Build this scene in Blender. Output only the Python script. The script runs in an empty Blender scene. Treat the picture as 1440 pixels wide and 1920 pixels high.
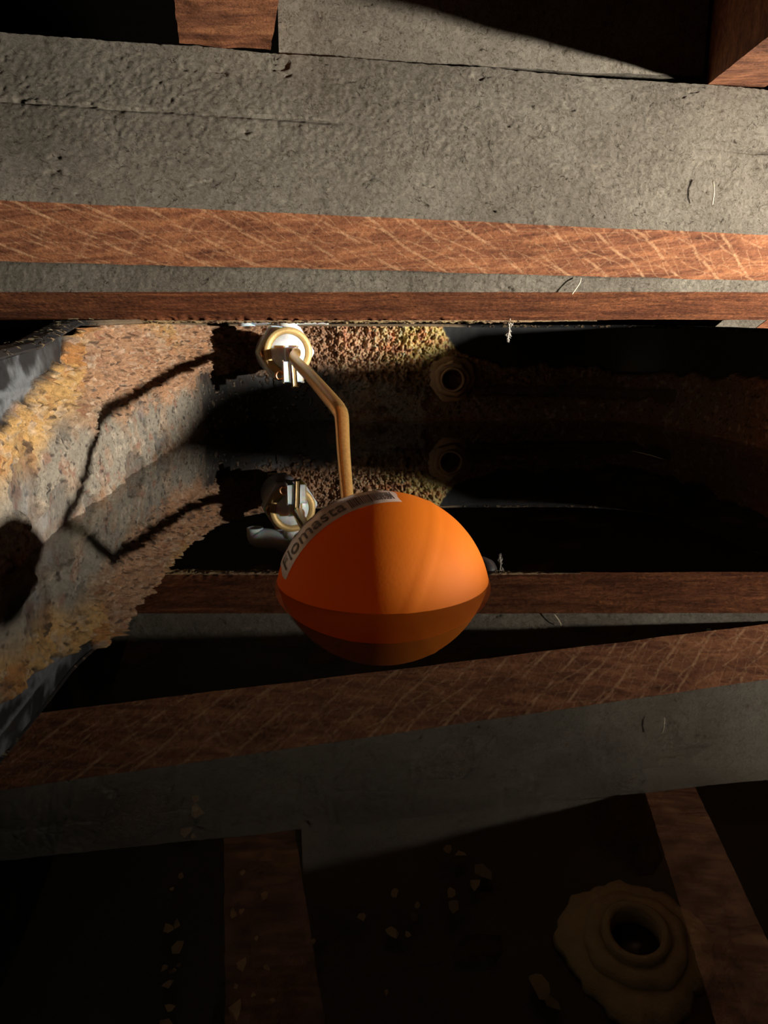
import bpy, bmesh, math, random
import numpy as np
from mathutils import Vector, Matrix

H = 0.12                      # one unit of the plan below = camera height above the water, in metres
PITCH = math.radians(13.0)
FPX = 1387.0
sc = bpy.context.scene
C = sc.collection
random.seed(7)
rng = np.random.default_rng(11)

# ------------------------------------------------------------------ camera, world, light, exposure
cd = bpy.data.cameras.new('camera')
cd.sensor_fit = 'VERTICAL'; cd.sensor_height = 36.0; cd.lens = 26.0
cd.clip_start = 0.005; cd.clip_end = 50
cam = bpy.data.objects.new('camera', cd); C.objects.link(cam)
cam.location = (0, 0, H); cam.rotation_euler = (math.pi/2 - PITCH, 0, 0)
sc.camera = cam

w = bpy.data.worlds.new('world'); sc.world = w; w.use_nodes = True
w.node_tree.nodes['Background'].inputs[0].default_value = (0.75, 0.9, 1.0, 1)
w.node_tree.nodes['Background'].inputs[1].default_value = 0.012

def torch(name, loc, target, energy, radius, angle, blend, col):
    l = bpy.data.lights.new(name, 'SPOT'); l.energy = energy; l.shadow_soft_size = radius
    l.spot_size = math.radians(angle); l.spot_blend = blend; l.color = col
    o = bpy.data.objects.new(name, l); C.objects.link(o)
    o.location = Vector(loc)*H
    o.rotation_euler = (Vector(target)*H - o.location).to_track_quat('-Z', 'Y').to_euler()
    return o
torch('torch_light', (7.7, 2.6, 1.0), (-0.6, 7.0, 1.45), 135.0, 0.020, 125, 0.5, (1.0, 0.93, 0.82))

sc.view_settings.view_transform = 'Standard'
sc.view_settings.look = 'None'
sc.view_settings.gamma = 1.0
sc.view_settings.use_curve_mapping = False
sc.view_settings.exposure = 0.0
sc.cycles.max_bounces = 10
sc.cycles.transmission_bounces = 8
sc.cycles.glossy_bounces = 5
sc.cycles.sample_clamp_indirect = 4.0

# ------------------------------------------------------------------ noise in numpy
def _hash(i, j, k, seed):
    n = (i.astype(np.int64)*73856093) ^ (j.astype(np.int64)*19349663) ^ (k.astype(np.int64)*83492791) ^ (seed*2654435761 & 0x7fffffff)
    n = (n ^ (n >> 13)) * 1274126177 & 0x7fffffff
    n = (n ^ (n >> 16)) * 668265263 & 0x7fffffff
    return (n & 0xffff) / 65535.0
def vnoise(x, y, z, seed=0):
    xi, yi, zi = np.floor(x), np.floor(y), np.floor(z)
    u, v, t = x-xi, y-yi, z-zi
    u, v, t = [a*a*(3-2*a) for a in (u, v, t)]
    r = 0
    for a in (0, 1):
        for b in (0, 1):
            for c in (0, 1):
                r = r + _hash(xi+a, yi+b, zi+c, seed)*(u if a else 1-u)*(v if b else 1-v)*(t if c else 1-t)
    return r*2-1
def fbm(x, y, z, f, octv=4, seed=0, gain=.5):
    s = 0; a = 1; tot = 0
    for o in range(octv):
        s = s + a*vnoise(x*f, y*f, z*f, seed+o*17); tot += a
        a *= gain; f *= 2.03
    return s/tot
def sstep(a, b, x):
    t = np.clip((x-a)/(b-a), 0, 1); return t*t*(3-2*t)
def mixc(c, new, m):
    return c*(1-m[..., None]) + np.array(new)*m[..., None]

# ------------------------------------------------------------------ materials
def new_mat(name):
    m = bpy.data.materials.new(name); m.use_nodes = True
    nt = m.node_tree; b = nt.nodes['Principled BSDF']
    return m, nt, b
def N(nt, t, **kw):
    n = nt.nodes.new(t)
    for k, v in kw.items():
        if k.startswith('i_'):
            n.inputs[k[2:].replace('_', ' ')].default_value = v
        else:
            setattr(n, k, v)
    return n
def ramp(nt, stops):
    r = nt.nodes.new('ShaderNodeValToRGB'); cr = r.color_ramp
    while len(cr.elements) > 1: cr.elements.remove(cr.elements[-1])
    cr.elements[0].position = stops[0][0]; cr.elements[0].color = (*stops[0][1], 1)
    for p, c in stops[1:]:
        e = cr.elements.new(p); e.color = (*c, 1)
    return r
def coords(nt, scale=(1, 1, 1), rot=(0, 0, 0)):
    g = nt.nodes.new('ShaderNodeTexCoord'); mp = nt.nodes.new('ShaderNodeMapping')
    mp.inputs['Scale'].default_value = scale; mp.inputs['Rotation'].default_value = rot
    nt.links.new(g.outputs['Object'], mp.inputs[0]); return mp.outputs[0]
def noise(nt, vec, scale, detail=6, rough=.6, dist=0):
    n = nt.nodes.new('ShaderNodeTexNoise'); nt.links.new(vec, n.inputs['Vector'])
    n.inputs['Scale'].default_value = scale; n.inputs['Detail'].default_value = detail
    n.inputs['Roughness'].default_value = rough; n.inputs['Distortion'].default_value = dist
    return n.outputs['Fac']
def mixrgb(nt, a, b, f, mode='MIX'):
    m = nt.nodes.new('ShaderNodeMix'); m.data_type = 'RGBA'; m.blend_type = mode
    for s, v in ((0, f), (6, a), (7, b)):
        if hasattr(v, 'is_linked'): nt.links.new(v, m.inputs[s])
        elif isinstance(v, (int, float)): m.inputs[s].default_value = v
        else: m.inputs[s].default_value = (*v, 1)
    return m.outputs[2]
def bump(nt, h, strength, dist, prev=None):
    b = nt.nodes.new('ShaderNodeBump'); nt.links.new(h, b.inputs['Height'])
    b.inputs['Strength'].default_value = strength; b.inputs['Distance'].default_value = dist
    if prev: nt.links.new(prev, b.inputs['Normal'])
    return b.outputs[0]

def simple(name, col, rough=.5, metal=0, sss=0, spec=.5, bumpn=None):
    m, nt, b = new_mat(name)
    b.inputs['Base Color'].default_value = (*col, 1); b.inputs['Roughness'].default_value = rough
    b.inputs['Metallic'].default_value = metal; b.inputs['Specular IOR Level'].default_value = spec
    if sss:
        b.inputs['Subsurface Weight'].default_value = sss
        b.inputs['Subsurface Radius'].default_value = (1, .35, .1)
        b.inputs['Subsurface Scale'].default_value = .01
    v = coords(nt)
    f = noise(nt, v, bumpn[0] if bumpn else 60)
    r = ramp(nt, [(.3, tuple(c*.82 for c in col)), (.7, tuple(min(1, c*1.08) for c in col))])
    nt.links.new(f, r.inputs[0]); nt.links.new(r.outputs[0], b.inputs['Base Color'])
    if bumpn:
        nt.links.new(bump(nt, f, bumpn[1], bumpn[2]), b.inputs['Normal'])
    return m

def dusty_timber():
    m, nt, b = new_mat('dusty_grey_timber')
    v = coords(nt); vs = coords(nt, (1, 8, 8))
    n1 = noise(nt, v, 9, 5, .6); n2 = noise(nt, v, 210, 9, .9, 1.2); n3 = noise(nt, vs, 60, 5, .6)
    r1 = ramp(nt, [(.3, (.21, .185, .15)), (.5, (.29, .26, .215)), (.72, (.36, .33, .27))]); nt.links.new(n1, r1.inputs[0])
    r2 = ramp(nt, [(.38, (.08, .065, .05)), (.47, (.72, .68, .62)), (.56, (1, 1, 1)), (.62, (1.35, 1.27, 1.12))]); nt.links.new(n2, r2.inputs[0])
    c = mixrgb(nt, r1.outputs[0], r2.outputs[0], .85, 'MULTIPLY')
    n4 = noise(nt, v, 75, 8, .85, 1.6)
    r4 = ramp(nt, [(.33, (.12, .10, .08)), (.40, (.7, .67, .63)), (.45, (1, 1, 1))]); nt.links.new(n4, r4.inputs[0])
    c = mixrgb(nt, c, r4.outputs[0], .9, 'MULTIPLY')
    n5 = noise(nt, coords(nt, (1, .5, 1.6), (0, .5, 0)), 330, 4, .7, 2.5)
    r5 = ramp(nt, [(.60, (0, 0, 0)), (.70, (1, 1, 1))]); nt.links.new(n5, r5.inputs[0])
    f5 = nt.nodes.new('ShaderNodeMath'); f5.operation = 'MULTIPLY'; f5.inputs[1].default_value = .6; nt.links.new(r5.outputs[0], f5.inputs[0])
    c = mixrgb(nt, c, (.52, .46, .36), f5.outputs[0])
    n6 = noise(nt, v, 120, 5, .8, 2)
    r6 = ramp(nt, [(.36, (.12, .09, .07)), (.42, (1, 1, 1))]); nt.links.new(n6, r6.inputs[0])
    c = mixrgb(nt, c, r6.outputs[0], .85, 'MULTIPLY')
    nt.links.new(c, b.inputs['Base Color'])
    b.inputs['Roughness'].default_value = .95; b.inputs['Specular IOR Level'].default_value = .15
    nn = bump(nt, n3, .3, .0015); nn = bump(nt, n4, .8, .003, nn); nn = bump(nt, n2, 1.0, .0026, nn)
    nt.links.new(nn, b.inputs['Normal']); return m

def red_timber(name='sawn_red_timber', saw=True):
    m, nt, b = new_mat(name)
    v = coords(nt); vs = coords(nt, (1, 7, 7))
    n1 = noise(nt, vs, 11, 8, .7, .9); n2 = noise(nt, v, 300, 5, .7)
    r1 = ramp(nt, [(.28, (.07, .022, .011)), (.46, (.20, .072, .033)), (.62, (.34, .135, .058)), (.78, (.48, .23, .10))]); nt.links.new(n1, r1.inputs[0])
    c = r1.outputs[0]; h = n2
    if saw == 'rough':
        n7 = noise(nt, coords(nt, (1, 3, 3)), 55, 9, .85, 1.5)
        r7 = ramp(nt, [(.36, (.16, .1, .08)), (.48, (.8, .72, .68)), (.62, (1.5, 1.3, 1.1))]); nt.links.new(n7, r7.inputs[0])
        c = mixrgb(nt, c, r7.outputs[0], .9, 'MULTIPLY'); n1 = n7
    elif saw:
        for ang, sc_, k in ((.72, 15, .5), (.93, 23, .32), (.60, 37, .28), (-.75, 12, .16), (1.35, 31, .2)):
            vr = coords(nt, (1, 1, 1), (0, 0, ang))
            wv = nt.nodes.new('ShaderNodeTexWave'); nt.links.new(vr, wv.inputs['Vector'])
            wv.inputs['Scale'].default_value = sc_; wv.inputs['Distortion'].default_value = 2.2
            wv.inputs['Detail'].default_value = 3; wv.inputs['Detail Scale'].default_value = .8
            nb = noise(nt, v, 16+sc_, 6, .8)
            rr = ramp(nt, [(.95, (0, 0, 0)), (1.0, (1, 1, 1))]); nt.links.new(wv.outputs['Fac'], rr.inputs[0])
            rb = ramp(nt, [(.44, (0, 0, 0)), (.54, (1, 1, 1))]); nt.links.new(nb, rb.inputs[0])
            msk = mixrgb(nt, rr.outputs[0], rb.outputs[0], 1.0, 'MULTIPLY')
            mm = nt.nodes.new('ShaderNodeMath'); mm.operation = 'MULTIPLY'; mm.inputs[1].default_value = k
            nt.links.new(msk, mm.inputs[0])
            c = mixrgb(nt, c, (.62, .36, .19), mm.outputs[0])
    r2 = ramp(nt, [(.3, (.35, .3, .28)), (.5, (1, 1, 1))]); nt.links.new(n2, r2.inputs[0])
    c = mixrgb(nt, c, r2.outputs[0], .8, 'MULTIPLY')
    nt.links.new(c, b.inputs['Base Color'])
    b.inputs['Roughness'].default_value = .8; b.inputs['Specular IOR Level'].default_value = .25
    nn = bump(nt, n1, .35, .0015); nn = bump(nt, n2, .7, .0008, nn)
    nt.links.new(nn, b.inputs['Normal']); return m

def crusty():
    m, nt, b = new_mat('scaled_black_plastic')
    at = nt.nodes.new('ShaderNodeAttribute'); at.attribute_name = 'tint'
    a2 = nt.nodes.new('ShaderNodeAttribute'); a2.attribute_name = 'crust'
    v = coords(nt)
    n1 = noise(nt, v, 280, 7, .8, .8); n2 = noise(nt, v, 70, 7, .75, .8)
    r = ramp(nt, [(.34, (.12, .09, .08)), (.47, (.85, .82, .8)), (.7, (1.35, 1.28, 1.2))]); nt.links.new(n1, r.inputs[0])
    c = mixrgb(nt, at.outputs['Color'], r.outputs[0], .65, 'MULTIPLY')
    nt.links.new(c, b.inputs['Base Color'])
    rr = nt.nodes.new('ShaderNodeMapRange'); nt.links.new(a2.outputs['Fac'], rr.inputs[0])
    rr.inputs[3].default_value = .5; rr.inputs[4].default_value = .95
    nt.links.new(rr.outputs[0], b.inputs['Roughness'])
    b.inputs['Specular IOR Level'].default_value = .35
    bs = nt.nodes.new('ShaderNodeMath'); bs.operation = 'MULTIPLY'
    nt.links.new(n1, bs.inputs[0]); nt.links.new(a2.outputs['Fac'], bs.inputs[1])
    b2 = nt.nodes.new('ShaderNodeMath'); b2.operation = 'MULTIPLY'; nt.links.new(n2, b2.inputs[0]); nt.links.new(a2.outputs['Fac'], b2.inputs[1])
    nn = bump(nt, b2.outputs[0], .9, .006); nn = bump(nt, bs.outputs[0], 1.0, .004, nn)
    nt.links.new(nn, b.inputs['Normal']); return m

def water_mat():
    m, nt, b = new_mat('still_water')
    b.inputs['Base Color'].default_value = (.66, .62, .52, 1)
    b.inputs['Roughness'].default_value = 0.0
    b.inputs['IOR'].default_value = 1.333
    b.inputs['Transmission Weight'].default_value = 1.0
    v = coords(nt)
    nt.links.new(bump(nt, noise(nt, v, 6, 2, .4), .012, .01), b.inputs['Normal'])
    return m

M_DUST = dusty_timber(); M_RED = red_timber(); M_RED2 = red_timber('rough_red_timber', False)
M_RED3 = red_timber('rust_stained_timber', 'rough')
M_CRUST = crusty(); M_WATER = water_mat()
M_WHITE = simple('white_plastic', (.86, .87, .88), .35, sss=.8, bumpn=(200, .05, .001))
M_BRASS = simple('brass', (.80, .50, .17), .30, .85, bumpn=(400, .35, .0006))
M_BRASSD = simple('dull_brass', (.42, .30, .14), .4, .8, bumpn=(300, .3, .0006))
M_CAST = simple('cast_brass', (.66, .45, .18), .5, .35, bumpn=(500, .4, .0006))
M_COPPER = simple('copper', (.8, .42, .22), .3, 1.0)
M_DARK = simple('black_plastic', (.015, .015, .016), .4)
M_VOID = simple('dark_roof_lining', (.012, .010, .009), .95, spec=.05)
M_CREAM = simple('cream_scale', (.38, .30, .17), .9, bumpn=(120, .7, .003))
M_PIPE = simple('stained_plastic', (.40, .26, .15), .6, bumpn=(150, .5, .002))
M_STRAW = simple('straw', (.75, .62, .42), .8)
M_FLUFF = simple('dust_fluff', (.6, .55, .48), .9)

# ------------------------------------------------------------------ object helpers
def tag(o, label=None, cat=None, group=None, kind=None):
    if label: o['label'] = label
    if cat: o['category'] = cat
    if group: o['group'] = group
    if kind: o['kind'] = kind
    return o
def link_mesh(name, me, mats, parent=None, smooth=True):
    o = bpy.data.objects.new(name, me); C.objects.link(o)
    for m in (mats if isinstance(mats, (list, tuple)) else [mats]): me.materials.append(m)
    if smooth: me.polygons.foreach_set('use_smooth', np.ones(len(me.polygons), bool))
    if parent:
        o.parent = parent; o.matrix_parent_inverse = Matrix.Translation(-parent.location)
    return o
def pyobj(name, verts, faces, mats, parent=None, smooth=False):
    me = bpy.data.meshes.new(name)
    me.from_pydata([tuple(float(c)*H for c in v) for v in verts], [], [tuple(map(int, f)) for f in faces]); me.update()
    bm = bmesh.new(); bm.from_mesh(me); bmesh.ops.recalc_face_normals(bm, faces=bm.faces); bm.to_mesh(me); bm.free()
    return link_mesh(name, me, mats, parent, smooth)
def bmobj(name, bm, mats, parent=None, smooth=True):
    bmesh.ops.recalc_face_normals(bm, faces=bm.faces)
    me = bpy.data.meshes.new(name); bm.to_mesh(me); bm.free()
    o = link_mesh(name, me, mats, parent, smooth)
    return o
def empty(name, loc):
    o = bpy.data.objects.new(name, None); C.objects.link(o); o.location = Vector(loc)*H
    o.empty_display_size = .02
    return o
def frame_from(axis):
    a = Vector(axis).normalized()
    up = Vector((0, 0, 1)) if abs(a.z) < .9 else Vector((0, 1, 0))
    u = up.cross(a).normalized(); v = a.cross(u).normalized()
    return a, u, v
def lathe(origin, axis, prof, seg=48, bm=None, jitter=None, hexa=False):
    """prof: list of (distance along axis, radius), closed ring profile or open"""
    a, u, v = frame_from(axis); o = Vector(origin)
    bm = bm or bmesh.new(); rings = []
    for (d, r) in prof:
        ring = []
        for k in range(seg):
            t = 2*math.pi*k/seg
            rr = r
            if jitter: rr = r*(1+jitter(t, d))
            ring.append(bm.verts.new((o + a*d + u*(rr*math.cos(t)) + v*(rr*math.sin(t)))*H))
        rings.append(ring)
    for i in range(len(rings)-1):
        for k in range(seg):
            bm.faces.new((rings[i][k], rings[i][(k+1) % seg], rings[i+1][(k+1) % seg], rings[i+1][k]))
    return bm, rings
def disc_cap(bm, ring): bm.faces.new(ring)
def solid_lathe(origin, axis, prof, seg=48, jitter=None):
    bm, rings = lathe(origin, axis, prof, seg, jitter=jitter)
    disc_cap(bm, rings[0]); disc_cap(bm, rings[-1]); return bm
def ring_lathe(origin, axis, prof, seg=48, jitter=None):
    bm, rings = lathe(origin, axis, prof + [prof[0]], seg, jitter=jitter)
    bmesh.ops.remove_doubles(bm, verts=bm.verts, dist=1e-6); return bm
def catmull(pts, n):
    P = [Vector(p) for p in pts]; P = [P[0]*2-P[1]] + P + [P[-1]*2-P[-2]]
    out = []
    for i in range(1, len(P)-2):
        for k in range(n):
            t = k/n; p0, p1, p2, p3 = P[i-1:i+3]
            out.append(.5*((2*p1)+(p2-p0)*t+(2*p0-5*p1+4*p2-p3)*t*t+(3*p1-p0-3*p2+p3)*t*t*t))
    out.append(P[-2]); return out
def tube(path, radii, seg=16, flat=1.0, bm=None, sq=0):
    bm = bm or bmesh.new(); n = len(path); rings = []
    prevu = None
    for i, p in enumerate(path):
        d = (path[min(i+1, n-1)] - path[max(i-1, 0)]).normalized()
        if prevu is None:
            u = Vector((0, 0, 1)).cross(d)
            if u.length < .1: u = Vector((1, 0, 0))
            u.normalize()
        else: u = (prevu - d*prevu.dot(d)).normalized()
        prevu = u; v = d.cross(u)
        ring = []
        for k in range(seg):
            t = 2*math.pi*k/seg; c, s = math.cos(t), math.sin(t)
            if sq: c = math.copysign(abs(c)**(1-sq), c); s = math.copysign(abs(s)**(1-sq), s)
            ring.append(bm.verts.new((p + u*(c*radii[i]) + v*(s*radii[i]*flat))*H))
        rings.append(ring)
    for i in range(n-1):
        for k in range(seg):
            bm.faces.new((rings[i][k], rings[i][(k+1) % seg], rings[i+1][(k+1) % seg], rings[i+1][k]))
    bm.faces.new(rings[0]); bm.faces.new(rings[-1]); return bm
def box(bm, c, sx, sy, sz, R=None, bev=.012):
    R = R or Matrix.Identity(3)
    r = bmesh.ops.create_cube(bm, size=1)
    for vv in r['verts']:
        q = Vector((vv.co.x*sx, vv.co.y*sy, vv.co.z*sz)); vv.co = (R @ q + Vector(c))*H
    if bev:
        es = list({e for vv in r['verts'] for e in vv.link_edges})
        bmesh.ops.bevel(bm, geom=es, offset=bev*H, segments=2, affect='EDGES', profile=.6)
    return bm
def grid_mesh(name, co, mats, closed_u=False, attrs=None, parent=None, matidx=None, smooth=True):
    """co: array (nu, nv, 3) in plan units"""
    nu, nv = co.shape[:2]
    me = bpy.data.meshes.new(name)
    idx = np.arange(nu*nv).reshape(nu, nv)
    if closed_u: idx = np.concatenate([idx, idx[:1]], 0)
    q = np.stack([idx[:-1, :-1], idx[1:, :-1], idx[1:, 1:], idx[:-1, 1:]], -1).reshape(-1, 4)
    me.vertices.add(nu*nv); me.vertices.foreach_set('co', (co*H).astype(np.float32).ravel())
    me.loops.add(q.size); me.loops.foreach_set('vertex_index', q.ravel().astype(np.int32))
    me.polygons.add(len(q)); me.polygons.foreach_set('loop_start', (np.arange(len(q))*4).astype(np.int32))
    me.update(calc_edges=True); me.validate()
    if attrs:
        for k, a in attrs.items():
            if a.ndim == 3:
                at = me.attributes.new(k, 'FLOAT_COLOR', 'POINT')
                at.data.foreach_set('color', np.concatenate([a, np.ones(a.shape[:2]+(1,))], -1).astype(np.float32).ravel())
            else:
                at = me.attributes.new(k, 'FLOAT', 'POINT'); at.data.foreach_set('value', a.astype(np.float32).ravel())
    o = link_mesh(name, me, mats, parent, smooth)
    if matidx is not None: me.polygons.foreach_set('material_index', matidx.astype(np.int32).ravel())
    return o

# ------------------------------------------------------------------ setting: dark roof space round the tank
def slab(name, x0, x1, y0, y1, z0, z1, mat):
    bm = bmesh.new(); box(bm, ((x0+x1)/2, (y0+y1)/2, (z0+z1)/2), x1-x0, y1-y0, z1-z0, bev=0)
    o = bmobj(name, bm, mat, smooth=False); o['kind'] = 'structure'; return o
slab('floor', -25, 25, -20, 35, -3.4, -2.9, M_VOID)
slab('ceiling', -25, 25, -20, 35, 18, 18.5, M_VOID)
slab('wall_back', -25, 25, 35, 35.5, -2.9, 18, M_VOID)
slab('wall_front', -25, 25, -20.5, -20, -2.9, 18, M_VOID)
slab('wall_left', -25.5, -25, -20, 35, -2.9, 18, M_VOID)
slab('wall_right', 25, 25.5, -20, 35, -2.9, 18, M_VOID)

# ------------------------------------------------------------------ the water tank
ctrl = [(-1.55, 1.0), (-1.62, 2.2), (-1.69, 3.1), (-1.88, 4.7), (-2.02, 6.4), (-2.06, 7.6), (-1.96, 8.6), (-1.62, 9.35), (-1.0, 9.66),
        (0.3, 9.70), (1.5, 9.70), (2.6, 9.66), (3.2, 9.4), (3.52, 8.7), (3.66, 7.4), (3.7, 6.0), (3.66, 4.0), (3.5, 2.2), (3.3, .6), (2.8, -.7), (1.9, -1.35),
        (.7, -1.5), (-.5, -1.35), (-1.25, -.7), (-1.5, .1)]
def closed_spline(P, n):
    P = np.array(P); m = len(P); out = []
    for i in range(m):
        p0, p1, p2, p3 = P[(i-1) % m], P[i], P[(i+1) % m], P[(i+2) % m]
        t = (np.arange(n)/n)[:, None]
        out.append(.5*((2*p1)+(p2-p0)*t+(2*p0-5*p1+4*p2-p3)*t*t+(3*p1-p0-3*p2+p3)*t**3))
    return np.concatenate(out)
dense = closed_spline(ctrl, 200)
seg = np.linalg.norm(np.roll(dense, -1, 0)-dense, axis=1); cum = np.concatenate([[0], np.cumsum(seg)])
L = cum[-1]
dl = np.concatenate([dense, dense[:1]])
# fine spacing where the wall is in view, coarse elsewhere
dens = np.where((dl[:, 1] > 2.2), np.where(dl[:, 0] < 1.4, 1/.0085, 1/.014), 1/.06)
cd_ = np.concatenate([[0], np.cumsum(.5*(dens[1:]+dens[:-1])*seg)])
NS = int(cd_[-1])
sv = np.interp(np.linspace(0, cd_[-1], NS, endpoint=False), cd_, cum)
px_ = np.interp(sv, cum, dl[:, 0]); py_ = np.interp(sv, cum, dl[:, 1])
tx = np.interp((sv+.02) % L, cum, dl[:, 0])-np.interp((sv-.02) % L, cum, dl[:, 0])
ty = np.interp((sv+.02) % L, cum, dl[:, 1])-np.interp((sv-.02) % L, cum, dl[:, 1])
tl = np.hypot(tx, ty); nx, ny = -ty/tl, tx/tl           # path runs clockwise, so this is the outward normal
def rim_z(x, y):
    left = np.interp(y, [-1.5, 2.4, 3.1, 4.2, 5.1, 7, 9.7], [.80, .84, .87, .955, 1.10, 1.16, 1.185])
    right = np.interp(y, [-1.5, 3.4, 4.3, 5.2, 6.4, 6.9, 9.7], [.43, .43, .60, .78, .88, 1.06, 1.17])
    return left + (right-left)*sstep(0, 2.4, x)
zr = rim_z(px_, py_)
wv = np.concatenate([np.linspace(-2.2, -.45, 40), np.linspace(-.44, 0, 42), np.linspace(.01, 1, 100)])   # <0 in z units, then share of the rim
Z = np.where(wv[None, :] <= 0, wv[None, :], wv[None, :]*zr[:, None])
X = np.repeat(px_[:, None], len(wv), 1); Y = np.repeat(py_[:, None], len(wv), 1)
S = np.repeat(sv[:, None], len(wv), 1)
big = fbm(X, Y, Z, 2.2, 4, 3); mid = fbm(X, Y, Z, 7, 4, 9); fine = fbm(X, Y, Z, 26, 3, 21); grit = vnoise(X*62, Y*62, Z*62, 5)
isback = (Y > 8.9); isleft = (X < -1.4) & (Y < 9.3) & (Y > 1.0); isright = X > 2.9
ztop = np.where(X < -.9, np.interp(Y, [2.2, 3.1, 3.9, 4.6, 5.4], [.46, .55, .72, .95, 1.6]),
                np.interp(X, [.5, .85, 1.15, 1.5], [1.6, 1.02, .78, .69]))
ztop = np.where(isright, .62, ztop)
crust = sstep(-.02, .03, ztop + big*.09 + mid*.06 - Z)
low_crust = sstep(-.55, -.25, Z + big*.3)
crust = crust*np.where(Z < 0, low_crust, 1)
gran = .45 + .55*sstep(3.2, 5.0, Y)*sstep(.8, .4, X)
gran = gran*sstep(.35, .75, Z+mid*.15)+.22
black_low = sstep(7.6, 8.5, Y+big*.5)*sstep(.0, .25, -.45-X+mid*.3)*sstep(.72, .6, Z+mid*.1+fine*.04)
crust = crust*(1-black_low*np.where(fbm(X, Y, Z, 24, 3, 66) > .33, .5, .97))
patch = sstep(.22, .34, fbm(X, Y, Z, 3.1, 4, 41) + .25*sstep(.5, .2, np.abs(Z-.33)) - .12 + .18*sstep(5, 3.5, Y))*(X < -.9)
patch = patch*sstep(.62, .45, Z)
crust = crust*(1-.7*patch)
streak = sstep(.10, .04, np.abs(Z-.37-.05*big-.05*mid))*sstep(.9, 1.4, X)*isback
crust = crust*(1-.8*streak)
col = np.zeros(X.shape+(3,)) + np.array([.011, .0125, .014])
rib = np.exp(-((Z-(ztop*0+.78*np.interp(Y, [2.2, 3.1, 4.2, 5.1, 9], [.93, .95, .99, 1.04, 1.1])))/.018)**2)*isleft
film = sstep(-.1, .5, mid + .8*rib + .5*np.exp(-((Z-ztop-.05)/.06)**2))*(.25+.75*sstep(.0, .4, big+.3))
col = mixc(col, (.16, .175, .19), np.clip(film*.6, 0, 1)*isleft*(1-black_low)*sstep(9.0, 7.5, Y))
dtop = np.clip(ztop - Z, -.2, 2)
cc = np.zeros_like(col) + np.array([.50, .36, .23])
cc = mixc(cc, (.40, .36, .29), sstep(.62, .4, Z+mid*.15))
cc = mixc(cc, (.76, .43, .25), sstep(.42, .6, Z+mid*.2)*sstep(4.0, 5.5, Y)*.8)
yel = np.where(X < -1.0, sstep(.36, .12, dtop+big*.16-np.where(Y > 5.0, .06+(Y-5)*.11, 0))*sstep(7.9, 7.0, Y+big*.8), sstep(-.15, .35, X+mid*.3)*sstep(.55, .78, Z+big*.12))
cc = mixc(cc, (.84, .52, .20), yel)
org = sstep(.02, .3, fbm(X, Y, Z, 4.2, 4, 61))
cc = mixc(cc, (.66, .28, .09), org*np.clip(yel+.28, 0, 1)*.75)
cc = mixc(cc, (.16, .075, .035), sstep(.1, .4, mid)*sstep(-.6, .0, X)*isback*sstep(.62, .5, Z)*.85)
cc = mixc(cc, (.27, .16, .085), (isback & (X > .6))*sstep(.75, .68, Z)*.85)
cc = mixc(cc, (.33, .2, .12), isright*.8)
cc = mixc(cc, (.36, .12, .06), sstep(.18, .5, fbm(X, Y, Z, 10, 4, 91))*.5)
cc = mixc(cc, (.78, .66, .52), sstep(.2, .45, fbm(X, Y, Z, 18, 4, 191))*.5)
cc = mixc(cc, (.06, .045, .04), sstep(.30, .42, fbm(X, Y, Z, 30, 3, 291))*.8)
cc = mixc(cc, (.10, .06, .04), sstep(.45, .65, fine)*.7)
waterl = np.exp(-((Z-.02)/.035)**2)
cc = mixc(cc, (.36, .17, .07), waterl*.6*sstep(-.3, .2, mid))
sp = vnoise(X*44, Y*44, Z*44, 301); gz = np.clip(gran-.2, 0, 1)
cc = mixc(cc, (.14, .065, .035), sstep(.38, .7, sp)*.8*gz)
cc = mixc(cc, (1.0, .80, .58), sstep(.38, .75, -sp)*.6*gz)
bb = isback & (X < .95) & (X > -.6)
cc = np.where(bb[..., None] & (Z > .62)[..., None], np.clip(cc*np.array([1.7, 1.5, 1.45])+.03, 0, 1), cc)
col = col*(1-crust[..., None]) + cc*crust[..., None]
blob = np.clip(vnoise(X*21, Y*21, Z*21, 8)+.15, 0, 1)**.6
thick = crust*(.026 + .026*np.clip(big+.3, 0, 1)) + crust*gran*(.06*fine + .045*grit + .045*blob + .045*mid) + .010*big
thick = thick + .012*rib
flare = .10*np.clip(Z, -3, 2)
off = flare - thick
Xw = X + nx[:, None]*off; Yw = Y + ny[:, None]*off
tank = empty('water_tank', (.8, 4.1, -2.4))
tag(tank, 'black plastic cold water tank crusted with orange and cream scale', 'water tank')
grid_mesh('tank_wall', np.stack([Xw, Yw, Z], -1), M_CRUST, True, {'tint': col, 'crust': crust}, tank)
# rim: lip folding outwards along the top edge
prof = [(0, 0), (-.012, .012), (.03, .035), (.14, .035), (.17, .0), (.17, -.16), (.13, -.16), (.12, -.04), (.02, -.05)]
rs = slice(0, NS, 1)
_p = np.array(prof); prof = [tuple(_p[i]+(_p[i+1]-_p[i])*k/7) for i in range(len(_p)-1) for k in range(7)] + [tuple(_p[-1])]
rx, ry, rz = px_[rs], py_[rs], zr[rs]
rn = fbm(rx, ry, rz, 3, 4, 77)
co = []
for (o_, dz) in prof:
    oo = o_ + .10*rz - .004
    co.append(np.stack([rx + nx[rs]*oo, ry + ny[rs]*oo, rz + dz + .006*rn], -1))
co = np.stack(co, 1)
rc = np.zeros(co.shape) + np.array([.02, .02, .021])
rm = np.maximum(sstep(.16, .42, fbm(co[..., 0], co[..., 1], co[..., 2]*.3, 22, 4, 15)), (sstep(5.2, 6.0, co[..., 1])*sstep(1.1, .8, co[..., 0])))
rc = mixc(rc, (.5, .36, .22), rm*.8)
grid_mesh('rim', co, M_CRUST, True, {'tint': rc, 'crust': rm}, tank)
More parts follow.
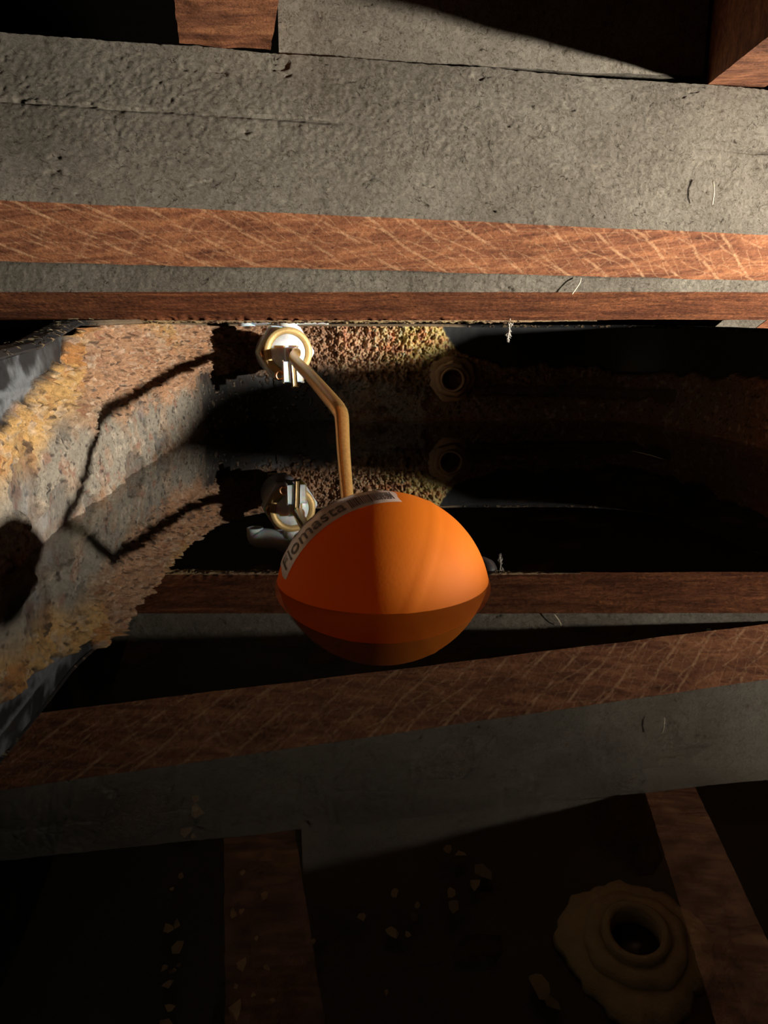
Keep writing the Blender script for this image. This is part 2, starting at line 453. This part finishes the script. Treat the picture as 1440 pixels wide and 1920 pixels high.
# bottom of the tank
bx = np.linspace(-2.2, 3.9, 90); by = np.linspace(-1.7, 9.9, 160)
BX, BY = np.meshgrid(bx, by, indexing='ij')
BZ = -2.2 + .03*fbm(BX, BY, BX*0, 2, 4, 31)
fl = sstep(.28, .5, fbm(BX, BY, BX*0, 2.6, 4, 51))
fc = np.zeros(BX.shape+(3,)) + np.array([.014, .014, .013]); fc = mixc(fc, (.12, .08, .04), fl)
grid_mesh('tank_bottom', np.stack([BX, BY, BZ], -1), M_CRUST, False, {'tint': fc, 'crust': fl}, tank)

# ------------------------------------------------------------------ water
wpts = closed_spline(ctrl, 12)
wc = np.array([.8, 4.1])
bm = bmesh.new()
vs = [bm.verts.new((x*H*1.0+0, y*H, 0)) for x, y in (wpts + (wpts-wc)/np.linalg.norm(wpts-wc, axis=1)[:, None]*.03)]
bm.faces.new(vs)
wat = bmobj('water', bm, M_WATER, smooth=False)
if wat.data.polygons[0].normal.z < 0: wat.data.flip_normals()
tag(wat, 'still dark water filling the tank and mirroring the timbers', 'water', kind='stuff')

# ------------------------------------------------------------------ timbers
def timber(name, profile, x0, x1, shear, mats_by_face, label, cat, group=None, step=.02, amp=.012, seedn=0, cut=None, wav=None):
    """extruded profile [(y, z), ...] closed; y shifts by shear*x; faces subdivided and roughened"""
    pts = []; fm = []
    n = len(profile)
    for i in range(n):
        p, q = np.array(profile[i]), np.array(profile[(i+1) % n])
        k = max(2, int(np.linalg.norm(q-p)/ (step if mats_by_face[i] >= 0 else .3)))
        for j in range(k):
            pts.append(p+(q-p)*j/k); fm.append(abs(mats_by_face[i]) if mats_by_face[i] != -9 else 0)
    pts = np.array(pts); xs = np.arange(x0, x1+step, step)
    XX = np.repeat(xs[:, None], len(pts), 1)
    YY = pts[None, :, 0] + shear*XX; ZZ = np.repeat(pts[None, :, 1], len(xs), 0).copy()
    c = np.array(profile).mean(0)
    dy, dz = pts[:, 0]-c[0], pts[:, 1]-c[1]; dl_ = np.hypot(dy, dz)
    rough_ = np.array([1.0 if f == 0 else (.22 if f == 1 else .4) for f in fm])[None]
    d = amp*(1.2*fbm(XX*.5, YY, ZZ, 3, 3, seedn)+rough_*((.14*fbm(XX, YY, ZZ, 14, 4, seedn+5))+.32*vnoise(XX*50, YY*50, ZZ*50, seedn+8)))
    pit = sstep(.50, .62, fbm(XX*.7, YY, ZZ*1.6, 7, 4, seedn+30)); d = d - .014*pit*rough_*(rough_ > .9) + amp*.2*rough_*fbm(XX, YY, ZZ, 34, 2, seedn+60)
    YY = YY + d*(dy/dl_)[None]; ZZ = ZZ + d*(dz/dl_)[None]
    if seedn == 100:
        crk = np.exp(-((ZZ-2.30-.012*fbm(XX, YY*0, ZZ*0, 2, 3, 4))/.009)**2)*sstep(-.25, .1, fbm(XX, YY*0, ZZ*0, 1.3, 3, 14))
        YY = YY + .03*crk*(pts[:, 0] < 5.25)[None]
    if wav: YY, ZZ = wav(XX, YY, ZZ, pts)
    if cut is not None: XX = cut(XX, YY, ZZ)
    co = np.stack([XX, YY, ZZ], -1)
    # close the profile loop
    co = np.concatenate([co, co[:, :1]], 1); fm = np.array(fm)
    mi = np.repeat(fm[None, :], len(xs)-1, 0)
    o = grid_mesh(name, co, [M_DUST, M_RED, M_RED3], matidx=mi, smooth=True)
    # end caps
    bm = bmesh.new(); bm.from_mesh(o.data); bm.verts.ensure_lookup_table()
    nv = co.shape[1]
    bmesh.ops.remove_doubles(bm, verts=bm.verts, dist=1e-6)
    bmesh.ops.holes_fill(bm, edges=[e for e in bm.edges if e.is_boundary], sides=0)
    bmesh.ops.recalc_face_normals(bm, faces=bm.faces)
    bm.to_mesh(o.data); bm.free()
    # sharp look at arrises
    o.data.set_sharp_from_angle(angle=math.radians(50))
    tag(o, label, cat, group)
    return o

# profile faces: underside back->front edge, face up, top, back
def twist(XX, YY, ZZ, pts):
    k = sstep(1.73, 2.7, pts[:, 1])[None]
    return YY - .14*XX*k, ZZ - .02*XX*k
timber('roof_beam', [(5.26, 1.465), (4.77, 1.73), (5.20, 2.73), (5.85, 2.75), (5.75, 1.75)], -3.4, 5.2, .28, [1, 0, 0, 0, 0],
       'wide upper beam with dusty grey face and saw-marked red underside', 'beam', step=.0105, seedn=100, wav=twist)
def crusted_edge(XX, YY, ZZ, pts):
    low = np.exp(-((pts[:, 1]-1.186)/.03)**2)[None]*sstep(-3, -1.8, XX)*sstep(1.6, .4, XX)
    n = fbm(XX, YY, ZZ, 20, 3, 5)
    return YY, ZZ - low*(.012+.03*np.clip(n, -.2, 1))
timber('roof_beam', [(6.88, 1.186), (6.29, 1.39), (6.35, 1.74), (7.0, 1.74)], -4.6, 4.8, 0.0, [2, 0, 0, 0],
       'lower beam just above the valve, narrow grey face over rough red edge', 'beam', step=.0125, seedn=140, wav=crusted_edge)
low_beam = bpy.data.objects['roof_beam.001']
ux = np.arange(-2.75, 1.9, .008); vz = np.linspace(0, 1, 34)
UX = np.repeat(ux[:, None], 34, 1); VZ = np.repeat(vz[None], len(ux), 0)
arc = math.pi*VZ
env = sstep(-2.75, -2.1, ux)*sstep(1.9, .9, ux); env = env[:, None]
rr_ = (.020+.016*env) + .020*env*fbm(UX, VZ*.5, VZ*0, 12, 4, 8) + .022*env*fbm(UX, VZ*.4, VZ*0, 42, 2, 18)
cY = 6.87 - .10*np.cos(arc)*(.7+.3*env); cZ = 1.20 - .02*np.cos(arc) - rr_*np.sin(arc)*.8
ct = np.zeros(UX.shape+(3,)) + np.array([.62, .42, .24]); nn_ = fbm(UX, VZ*.3, VZ*0, 26, 4, 44)
ct = mixc(ct, (.75, .55, .28), sstep(0, .3, fbm(UX, VZ*.1, VZ*0, 3, 3, 2))); ct = mixc(ct, (.10, .05, .03), sstep(.12, .3, nn_))
cr_ = grid_mesh('scale_crust', np.stack([UX, cY, cZ], -1), M_CRUST, False, {'tint': ct, 'crust': np.ones(UX.shape)}, None)
cr_.parent = low_beam; cr_['kind'] = 'stuff'
timber('blocking_board', [(5.27, 2.75), (5.32, 4.3), (5.8, 4.3), (5.8, 2.78)], -.66, 2.17, .14, [0, 0, 0, 0],
       'dusty grey board standing on top of the wide beam', 'board', step=.022, seedn=170, amp=.016)  # plain dusty timber; the right joist's shadow falls on it

def joist(a, b, wdt, hgt, label, seedn):
    a, b = Vector(a), Vector(b); d = (b-a); ln = d.length; d.normalize()
    side = d.cross(Vector((0, 0, 1))).normalized()
    if side.x < 0: side = -side
    up = side.cross(d); up = up if up.z > 0 else -up
    n = int(ln/.03); m = [(0, 0), (1, 0), (1, 1), (0, 1)]
    pts = []
    for i in range(4):
        p, q = np.array(m[i], float), np.array(m[(i+1) % 4], float)
        k = 14 if i == 0 else 6
        for j in range(k): pts.append(p+(q-p)*j/k)
    pts = np.array(pts)
    co = np.zeros((n+1, len(pts), 3))
    for i in range(n+1):
        c = a + d*(ln*i/n)
        for j, (s, u) in enumerate(pts):
            co[i, j] = c + side*(s*wdt) + up*(u*hgt)
    nn = .012*fbm(co[..., 0], co[..., 1], co[..., 2], 8, 4, seedn)
    co[..., 2] += nn; co[..., 0] += nn*.8
    co = np.concatenate([co, co[:, :1]], 1)
    o = grid_mesh('joist', co, [M_RED2])
    bm = bmesh.new(); bm.from_mesh(o.data)
    bmesh.ops.remove_doubles(bm, verts=bm.verts, dist=1e-6)
    bmesh.ops.holes_fill(bm, edges=[e for e in bm.edges if e.is_boundary], sides=0)
    bmesh.ops.recalc_face_normals(bm, faces=bm.faces); bm.to_mesh(o.data); bm.free()
    o.data.set_sharp_from_angle(angle=math.radians(50))
    tag(o, label, 'joist'); return o
joist((-1.25, 5.04, 2.77), (-1.25+.22*4.9, .1, 2.77), .55, 1.2, 'red-brown joist resting on the beam beside the black opening', 210)
joist((2.2+.225*.75, 6.3, 2.70+.175*.75), (2.2-.225*4.9, .6, 2.70-.175*4.9), .44, 2.4, 'red-brown joist at the far right casting a dark wedge', 230)

# two offcuts seen over the back right of the rim
def plank(pts4, th, mat, label):
    top = [Vector(p) for p in pts4]; vs = [tuple(p) for p in top] + [tuple(p-Vector((0, 0, th))) for p in top]
    o = pyobj('timber_offcut', vs, [(0, 1, 2, 3), (7, 6, 5, 4), (0, 4, 5, 1), (1, 5, 6, 2), (2, 6, 7, 3), (3, 7, 4, 0)], mat)
    bm = bmesh.new(); bm.from_mesh(o.data); bmesh.ops.bevel(bm, geom=bm.edges[:], offset=.02*H, segments=2, affect='EDGES'); bm.to_mesh(o.data); bm.free()
    tag(o, label, 'offcut'); return o
plank([(4.45, 10.8, 1.02), (5.0, 10.8, 1.02), (5.75, 11.0, 1.55), (5.15, 11.0, 1.55)], .3, M_DUST, 'pale grey timber piece lying behind the back right rim')
plank([(5.04, 10.8, 1.02), (6.4, 10.8, 1.02), (7.1, 11.0, 1.55), (5.8, 11.0, 1.55)], .3, M_RED2, 'red-brown timber piece beside the pale grey one behind the rim')

# ------------------------------------------------------------------ float valve
O = Vector((-1.05, 8.3, .885)); AX = Vector((.3, -1, .02)).normalized()
valve = empty('float_valve', O)
tag(valve, 'white and brass float valve with an orange ball float on a bent arm', 'float valve')
a, u, v = frame_from(AX)
if u.x < 0: u, v = -u, -v
if v.z < 0: v = -v
bm = ring_lathe(O, AX, [(-.16, .20), (-.16, .262), (-.01, .268), (.006, .258), (.006, .200), (-.01, .196)], 72)
bmobj('brass_ring', bm, M_CAST, valve)
bm = solid_lathe(O, AX, [(-1.0, .2), (-.9, .25), (-.42, .26), (-.36, .24), (-.29, .19), (-.1, .197), (-.022, .197), (-.005, .185), (.012, .12), (.018, .02)], 64)
bmobj('valve_cap', bm, M_WHITE, valve)
bm = solid_lathe(O, AX, [(-.30, .30), (-.29, .33), (-.16, .33), (-.14, .30)], 6)
bmesh.ops.bevel(bm, geom=bm.edges[:], offset=.012*H, segments=2, affect='EDGES')
bmobj('hex_nut', bm, M_WHITE, valve, smooth=False)
bm = solid_lathe(O, AX, [(-1.32, .15)] + [(-1.32+i*.045, .15+.015*(i % 2)) for i in range(1, 22)] + [(-.34, .15)], 32)
bmobj('threaded_shank', bm, M_BRASSD, valve)
bm = solid_lathe(O - AX*1.13, AX, [(-.06, .22), (-.05, .24), (.06, .24), (.08, .22)], 6)
bmobj('back_nut', bm, M_BRASSD, valve, smooth=False)
R3 = Matrix((u, a, v)).transposed()
def loc(du, da, dv): return O + u*du + a*da + v*dv
bm = bmesh.new()
box(bm, loc(0.02, .05, -.04), .14, .10, .18, R3, .02)
box(bm, loc(-.045, .08, -.21), .075, .16, .22, R3, .012)
box(bm, loc(.095, .08, -.21), .075, .16, .22, R3, .012)
bmobj('lever_fork', bm, M_WHITE, valve, smooth=False)
bm = bmesh.new()
box(bm, loc(.025, .15, -.17), .05, .07, .40, R3 @ Matrix.Rotation(math.radians(-3), 3, 'Y'), .015)
bmobj('lever_tail', bm, M_BRASSD, valve, smooth=False)
# split pin curl
path = [loc(-.12+.04*math.cos(t), .10, -.25+.045*math.sin(t)) for t in np.linspace(.2, 4.6, 14)] + [loc(-.06, .10, -.27), loc(.14, .10, -.27)]
bmobj('split_pin', tube(path, [.014]*len(path), 8), M_COPPER, valve)
path = [loc(-.275, -.03, .05), loc(-.285, -.02, -.02), loc(-.27, -.01, -.08)]
bmobj('burr', tube(path, [.012, .022, .012], 8), M_COPPER, valve)
# discharge neck and spout, turned down at its end
NK = Vector((-1.08, 8.50, 0))
bm = solid_lathe((NK.x, NK.y, 1.10), (0, 0, 1), [(0, .075), (.06, .075), (.065, .115), (.16, .12), (.17, .09), (.32, .09)], 32)
bmobj('discharge_neck', bm, M_WHITE, valve)
pts = catmull([(-.62, 8.55, 1.30), (-1.0, 8.52, 1.30), (-1.4, 8.55, 1.295), (-1.50, 8.55, 1.285), (-1.535, 8.56, 1.245), (-1.54, 8.56, 1.18)], 8)
rad = [.12]*(len(pts)-14) + list(np.linspace(.12, .085, 14))
bmobj('spout', tube(pts, rad, 24), M_WHITE, valve)
bm = ring_lathe((-1.54, 8.56, 1.165), (0, 0, 1), [(0, .072), (0, .098), (.05, .098), (.05, .072)], 32)
bmobj('spout_lip', bm, M_WHITE, valve)
pts = catmull([(-1.35, 8.8, 1.42), (-1.2, 8.8, 1.50), (-1.0, 8.75, 1.52), (-.7, 8.7, 1.50)], 8)
bmobj('hose', tube(pts, [.06]*len(pts), 16), M_WHITE, valve)

# float ball
FC = Vector((-.005, 3.08, -.095)); FR = .467
# arm
P = [loc(.03, .17, .0), loc(.045, .24, -.01), Vector((-.92, 7.75, .82)), Vector((-.60, 6.2, .71)), Vector((-.33, 4.85, .61)), Vector((-.282, 4.62, .585)),
     Vector((-.258, 4.52, .545)), Vector((-.235, 4.25, .39)), Vector((-.205, 3.95, .23)), Vector((-.17, 3.62, .10)), Vector((-.13, 3.5, .04))]
pts = catmull(P, 10)
kn = np.linspace(0, 1, len(P)); rv = np.interp(np.linspace(0, 1, len(pts)), kn, [.038, .05, .052, .05, .047, .045, .043, .038, .034, .03, .03])
bmobj('float_arm', tube(pts, list(rv), 20, sq=.18), M_BRASS, valve)

Mo, nt, b = new_mat('orange_float_plastic')
b.inputs['Base Color'].default_value = (.93, .20, .004, 1)
b.inputs['Roughness'].default_value = .7
b.inputs['Specular IOR Level'].default_value = .2
b.inputs['Subsurface Weight'].default_value = .9
b.inputs['Subsurface Radius'].default_value = (1.0, .45, .08)
b.inputs['Subsurface Scale'].default_value = .09
vv = coords(nt); f = noise(nt, vv, 25, 4)
r = ramp(nt, [(.3, (.55, .125, .002)), (.7, (.60, .15, .003))]); nt.links.new(f, r.inputs[0]); nt.links.new(r.outputs[0], b.inputs['Base Color'])
nt.links.new(bump(nt, noise(nt, vv, 500, 3), .08, .0006), b.inputs['Normal'])
b.inputs['Subsurface Weight'].default_value = 0
tr_ = nt.nodes.new('ShaderNodeBsdfTranslucent'); tr_.inputs[0].default_value = (.72, .21, .003, 1)
mx_ = nt.nodes.new('ShaderNodeMixShader'); mx_.inputs[0].default_value = .45
nt.links.new(b.outputs[0], mx_.inputs[1]); nt.links.new(tr_.outputs[0], mx_.inputs[2])
nt.links.new(mx_.outputs[0], nt.nodes['Material Output'].inputs[0])
bm = bmesh.new(); bmesh.ops.create_uvsphere(bm, u_segments=96, v_segments=64, radius=FR*H)
for q in bm.verts:
    zz = q.co.z/(FR*H)
    rr = 1 + .006*math.exp(-(zz/.02)**2)
    q.co = Vector((q.co.x*rr, q.co.y*rr, q.co.z))
bmesh.ops.rotate(bm, verts=bm.verts, cent=(0, 0, 0), matrix=Matrix.Rotation(math.radians(12), 3, 'X') @ Matrix.Rotation(math.radians(-62), 3, 'Y'))
for q in bm.verts: q.co += FC*H
ball = bmobj('float_ball', bm, Mo, valve); tag(ball, 'round orange plastic ball half under the water')
# view-aligned frame of the ball, to place the sticker and plug
vw = (Vector((0, 0, 1)) - FC).normalized(); vr = Vector((1, 0, 0)); vr = (vr - vw*vr.dot(vw)).normalized(); vu = vw.cross(vr)
def sph(a_, b_, c_, r=1.0): return FC + (vr*a_ + vu*b_ + vw*c_).normalized()*FR*r
def child(name, bm, mat, par, smooth=True):
    o = bmobj(name, bm, mat, None, smooth); o.parent = par
    return o
nA = Vector((-.275, .42, -.863)).normalized(); lat0 = math.asin(-.155)
t1 = Vector((-.84, .15, .52)); t1 = (t1 - nA*t1.dot(nA)).normalized(); t2 = nA.cross(t1)
e3 = Vector((.17, .83, .53)); ang3 = math.atan2(e3.dot(t2), e3.dot(t1))
sgn = 1 if ang3 > 0 else -1; ANG = abs(ang3)
def stick(s, t, r):           # s along 0..1, t across, radians
    th = sgn*s*ANG; la = lat0 + t
    d = (t1*math.cos(th) + t2*math.sin(th))*math.cos(la) + nA*math.sin(la)
    return sph(d.x, d.y, d.z, r)
bm = bmesh.new(); gg = []
for i in range(49):
    row = []
    for j in range(13): row.append(bm.verts.new(stick(i/48 - .01*math.sin(j), j/12*.62, 1.006+.004*math.sin(i*.9)*(j/12))*H))
    gg.append(row)
for i in range(48):
    for j in range(12): bm.faces.new((gg[i][j], gg[i+1][j], gg[i+1][j+1], gg[i][j+1]))
M_LAB = simple('clear_sticker', (.52, .38, .31), .25, bumpn=(30, .2, .002)); M_INK = simple('black_ink', (.05, .035, .03), .6)
child('sticker', bm, M_LAB, ball)
# wording
tc = bpy.data.curves.new('wording', 'FONT'); tc.body = 'Flomasta'; tc.size = 1.0; tc.resolution_u = 4
to = bpy.data.objects.new('tmp', tc); C.objects.link(to)
dg = bpy.context.evaluated_depsgraph_get(); dg.update()
tm = to.evaluated_get(dg).to_mesh()
xs = [p.co.x for p in tm.vertices]; x1 = max(xs)
bm = bmesh.new(); vs = [bm.verts.new(stick(.03+.60*p.co.x/x1, .07+.30*p.co.y, 1.012)*H) for p in tm.vertices]
for pl in tm.polygons:
    try: bm.faces.new([vs[i] for i in pl.vertices])
    except ValueError: pass
to.evaluated_get(dg).to_mesh_clear(); bpy.data.objects.remove(to)
child('wording', bm, M_INK, ball, False)
s = .66
def bar(q):
    bm = bmesh.new(); bm.faces.new([bm.verts.new(stick(a_, b_, 1.012)*H) for a_, b_ in q]); child('printed_bar', bm, M_INK, ball, False)
while s < .96:
    wd = random.choice([.005, .009, .013]); bar(((s, .05), (s+wd, .05), (s+wd, .24), (s, .24))); s += wd + random.choice([.005, .008])
for (s0, s1, ta, tb) in ((.10, .17, .42, .5), (.2, .24, .42, .5), (.30, .42, .43, .47)):
    bar(((s0, ta), (s1, ta), (s1, tb), (s0, tb)))
pd = (sph(.93, .20, -.25) - FC).normalized()
bm = solid_lathe(FC + pd*(FR*.97), pd, [(0, .09), (.05, .085), (.08, .065), (.085, .02)], 24)
child('plug', bm, M_DARK, ball)
pd = (Vector(P[-1]) - FC).normalized()
bm = solid_lathe(FC + pd*(FR*.94), pd, [(0, .10), (.06, .09), (.10, .06), (.14, .05)], 24)
child('arm_socket', bm, Mo, ball)

# ------------------------------------------------------------------ overflow connector on the back wall
OC = Vector((.88, 9.72, .525)); ov = empty('overflow_connector', OC)
tag(ov, 'scale-caked round pipe connector through the back wall above the water', 'pipe connector')
ja = lambda t, d: .06*math.sin(3*t+d*9)+.04*math.sin(7*t+2+d*20)+.03*math.sin(13*t+d*61)+.02*math.sin(29*t+d*90)
AO = Vector((-.05, -1, .0))
bmobj('flange', ring_lathe(OC, AO, [(-.1, .15), (-.1, .29), (.02, .30), (.06, .27), (.08, .21), (.06, .15)], 64, ja), M_PIPE, ov)
bmobj('nut', ring_lathe(OC, AO, [(.05, .15), (.05, .225), (.13, .23), (.19, .205), (.20, .15)], 64, lambda t, d: .04*math.sin(5*t+1)+.03*math.sin(11*t+d*20)), M_PIPE, ov)
bmobj('pipe', ring_lathe(OC, AO, [(-.7, .125), (-.7, .15), (.27, .155), (.285, .14), (.27, .125)], 64), M_PIPE, ov)

# ------------------------------------------------------------------ outlet connector on the tank bottom
def under(px, py, depth):
    dx, dz = (px-720)/FPX, -(py-960)/FPX
    d = Vector((dx, math.cos(PITCH)+dz*math.sin(PITCH), -math.sin(PITCH)+dz*math.cos(PITCH))).normalized()
    s = Vector((0, 0, 1)) + d*(1/-d.z)
    hz = Vector((d.x, d.y, 0)); si = hz.length/1.333; hz.normalize()
    d2 = hz*si - Vector((0, 0, math.sqrt(1-si*si)))
    return s + d2*(depth/-d2.z)
BO = under(1192, 1752, 2.1)
bo = empty('outlet_connector', (BO.x, BO.y, -2.2)); BO.z = -2.2
tag(bo, 'pale scale-covered outlet ring on the tank bottom under water', 'pipe connector')
print('outlet at', BO)
jb = lambda t, d: .06*math.sin(3*t+.5)+.04*math.sin(4*t+2.2)+.025*math.sin(9*t+d*8)+.02*math.sin(17*t+1)+.012*math.sin(31*t)
UP = Vector((0, 0, 1))
bmobj('flange', ring_lathe(BO, UP, [(.0, .12), (.0, .29), (.03, .28), (.06, .24), (.07, .12)], 72, jb), M_CREAM, bo)
bmobj('nut', ring_lathe(BO, UP, [(.04, .12), (.04, .20), (.085, .195), (.10, .165), (.10, .12)], 72, lambda t, d: .03*math.sin(4*t)+.02*math.sin(9*t)), M_CREAM, bo)
bmobj('pipe', ring_lathe(BO, UP, [(.0, .095), (.0, .125), (.12, .13), (.135, .115), (.12, .095)], 48), M_CREAM, bo)
bmobj('bore_shade', solid_lathe(BO, UP, [(.015, .096), (.03, .096)], 32), M_DARK, bo)  # black disc stands in for the shade inside the pipe hole

# ------------------------------------------------------------------ scale flakes
def flake_mesh(size, seed):
    r = random.Random(seed); n = r.randint(5, 8); bm = bmesh.new()
    t = [bm.verts.new((math.cos(2*math.pi*k/n)*size*r.uniform(.5, 1.1)*H, math.sin(2*math.pi*k/n)*size*r.uniform(.4, .9)*H, size*.12*H*r.uniform(-1, 1))) for k in range(n)]
    bm.faces.new(t); r2 = bmesh.ops.solidify(bm, geom=bm.faces[:], thickness=size*.18*H)
    bmesh.ops.recalc_face_normals(bm, faces=bm.faces)
    me = bpy.data.meshes.new('scale_flake'); bm.to_mesh(me); bm.free(); me.materials.append(M_CREAM); return me
fm_ = [flake_mesh(1.0, k) for k in range(8)]
def flake(p, size, label, group):
    o = bpy.data.objects.new('scale_flake', random.choice(fm_)); C.objects.link(o)
    o.location = Vector(p)*H; o.scale = (size, size, size); o.rotation_euler = (random.uniform(-.3, .3), random.uniform(-.3, .3), random.uniform(0, 6.28))
    tag(o, label, 'scale flake', group); return o
GB = 'scale flakes on the tank bottom'; LB = 'small cream scale flake lying on the dark tank bottom'
spots = [(365, 1490, 12), (368, 1515, 20), (347, 1552, 16), (362, 1560, 8), (339, 1634, 7), (322, 1658, 5), (328, 1691, 6), (315, 1730, 10), (330, 1725, 9), (332, 1768, 12),
         (308, 1805, 7), (323, 1812, 6), (312, 1836, 11), (335, 1800, 5), (318, 1880, 9), (310, 1912, 14), (455, 1628, 6), (495, 1670, 9), (437, 1705, 10), (452, 1700, 7),
         (452, 1800, 13), (500, 1805, 6), (440, 1840, 6), (480, 1750, 5), (475, 1855, 6), (440, 1885, 16), (520, 1895, 9), (510, 1865, 6), (570, 1820, 8), (588, 1755, 6),
         (677, 1710, 10), (840, 1585, 12), (862, 1600, 16), (905, 1625, 20), (890, 1650, 14), (845, 1665, 10), (850, 1690, 15), (775, 1710, 11), (740, 1665, 9), (735, 1740, 12),
         (765, 1742, 6), (1075, 1730, 8), (1015, 1840, 20), (1035, 1870, 14), (1000, 1825, 10), (782, 1688, 6), (725, 1850, 5), (425, 1325, 7)]
for (x, y, s_) in spots:
    q = under(x, y, 2.12); k = s_/FPX*3.6
    flake((q.x, q.y, -2.15), k, LB, GB)
def onwater(px, py):
    dx, dz = (px-720)/FPX, -(py-960)/FPX
    d = Vector((dx, math.cos(PITCH)+dz*math.sin(PITCH), -math.sin(PITCH)+dz*math.cos(PITCH)))
    return Vector((0, 0, 1)) + d*(1/-d.z)
for (x, y, s_, lab) in ((700, 791, 12, 'thin pale flake floating by the back wall below the overflow'), (985, 786, 13, 'pale star-like flake floating at the dark back wall'),
                        (288, 842, 9, 'pinkish flake floating near the left wall'), (1045, 872, 5, 'tiny brown flake floating in the dark middle water')):
    q = onwater(x, y); flake((q.x, q.y, .012), s_/FPX*q.y, lab, None)
GR = 'crumbs along the rim'
for k in range(46):
    i = random.randrange(NS)
    while not (px_[i] < -1.3 and 2.6 < py_[i] < 6.0): i = random.randrange(NS)
    oo = random.uniform(.03, .14) + .10*zr[i]
    flake((px_[i]+nx[i]*oo, py_[i]+ny[i]*oo, zr[i]+.045), random.uniform(.012, .032), 'tiny crumb of scale sitting on the left tank rim', GR)

# ------------------------------------------------------------------ straws and fluff on the timbers
def straw(p0, p1, r, name, label, cat, mat=M_STRAW, bend=.02):
    p0, p1 = Vector(p0), Vector(p1); mid_ = (p0+p1)/2 + Vector((bend, -.01, bend))
    pts = catmull([p0, mid_, p1], 6)
    o = bmobj(name, tube(pts, [r]*len(pts), 6), mat); tag(o, label, cat); return o
straw((1.52, 6.22, 1.37), (1.60, 6.28, 1.50), .004, 'straw_stalk', 'thin pale straw stuck on the lower beam at right of centre', 'straw')
straw((2.22, 5.22+.12, 1.90), (2.22, 5.24+.12, 2.05), .0045, 'straw_stalk', 'short upright straw on the wide grey beam near its right end', 'straw', bend=.003)
# fluff strand hanging from the lower beam
bm = bmesh.new(); r_ = random.Random(3)
for k in range(26):
    z0 = 1.19 - .16*r_.random(); x0 = 1.13 + r_.uniform(-.007, .007) - (1.19-z0)*.08
    pts = [Vector((x0, 6.84, z0)), Vector((x0+r_.uniform(-.02, .02), 6.84+r_.uniform(-.02, .02), z0-.02)), Vector((x0+r_.uniform(-.03, .03), 6.84, z0-.045))]
    tube(pts, [.0022, .0022, .001], 5, bm=bm)
tube([Vector((1.13, 6.84, 1.21)), Vector((1.125, 6.84, 1.1)), Vector((1.11, 6.84, 1.0))], [.004, .004, .002], 5, bm=bm)
tag(bmobj('dust_strand', bm, M_FLUFF), 'ragged strand of pale dust hanging under the lower beam', 'dust strand')
# white specks of plaster
for (p, s_, lab) in (((2.94, 6.28, 1.555), .022, 'round white crumb on the lower beam near its right end'), ((1.585, 5.30, 1.745), .024, 'white crumb at the lower edge of the wide beam')):
    bm = bmesh.new(); bmesh.ops.create_icosphere(bm, subdivisions=2, radius=s_*H)
    for q in bm.verts: q.co = q.co*(1+r_.uniform(-.2, .2)) + Vector(p)*H
    tag(bmobj('plaster_crumb', bm, M_WHITE), lab, 'crumb')
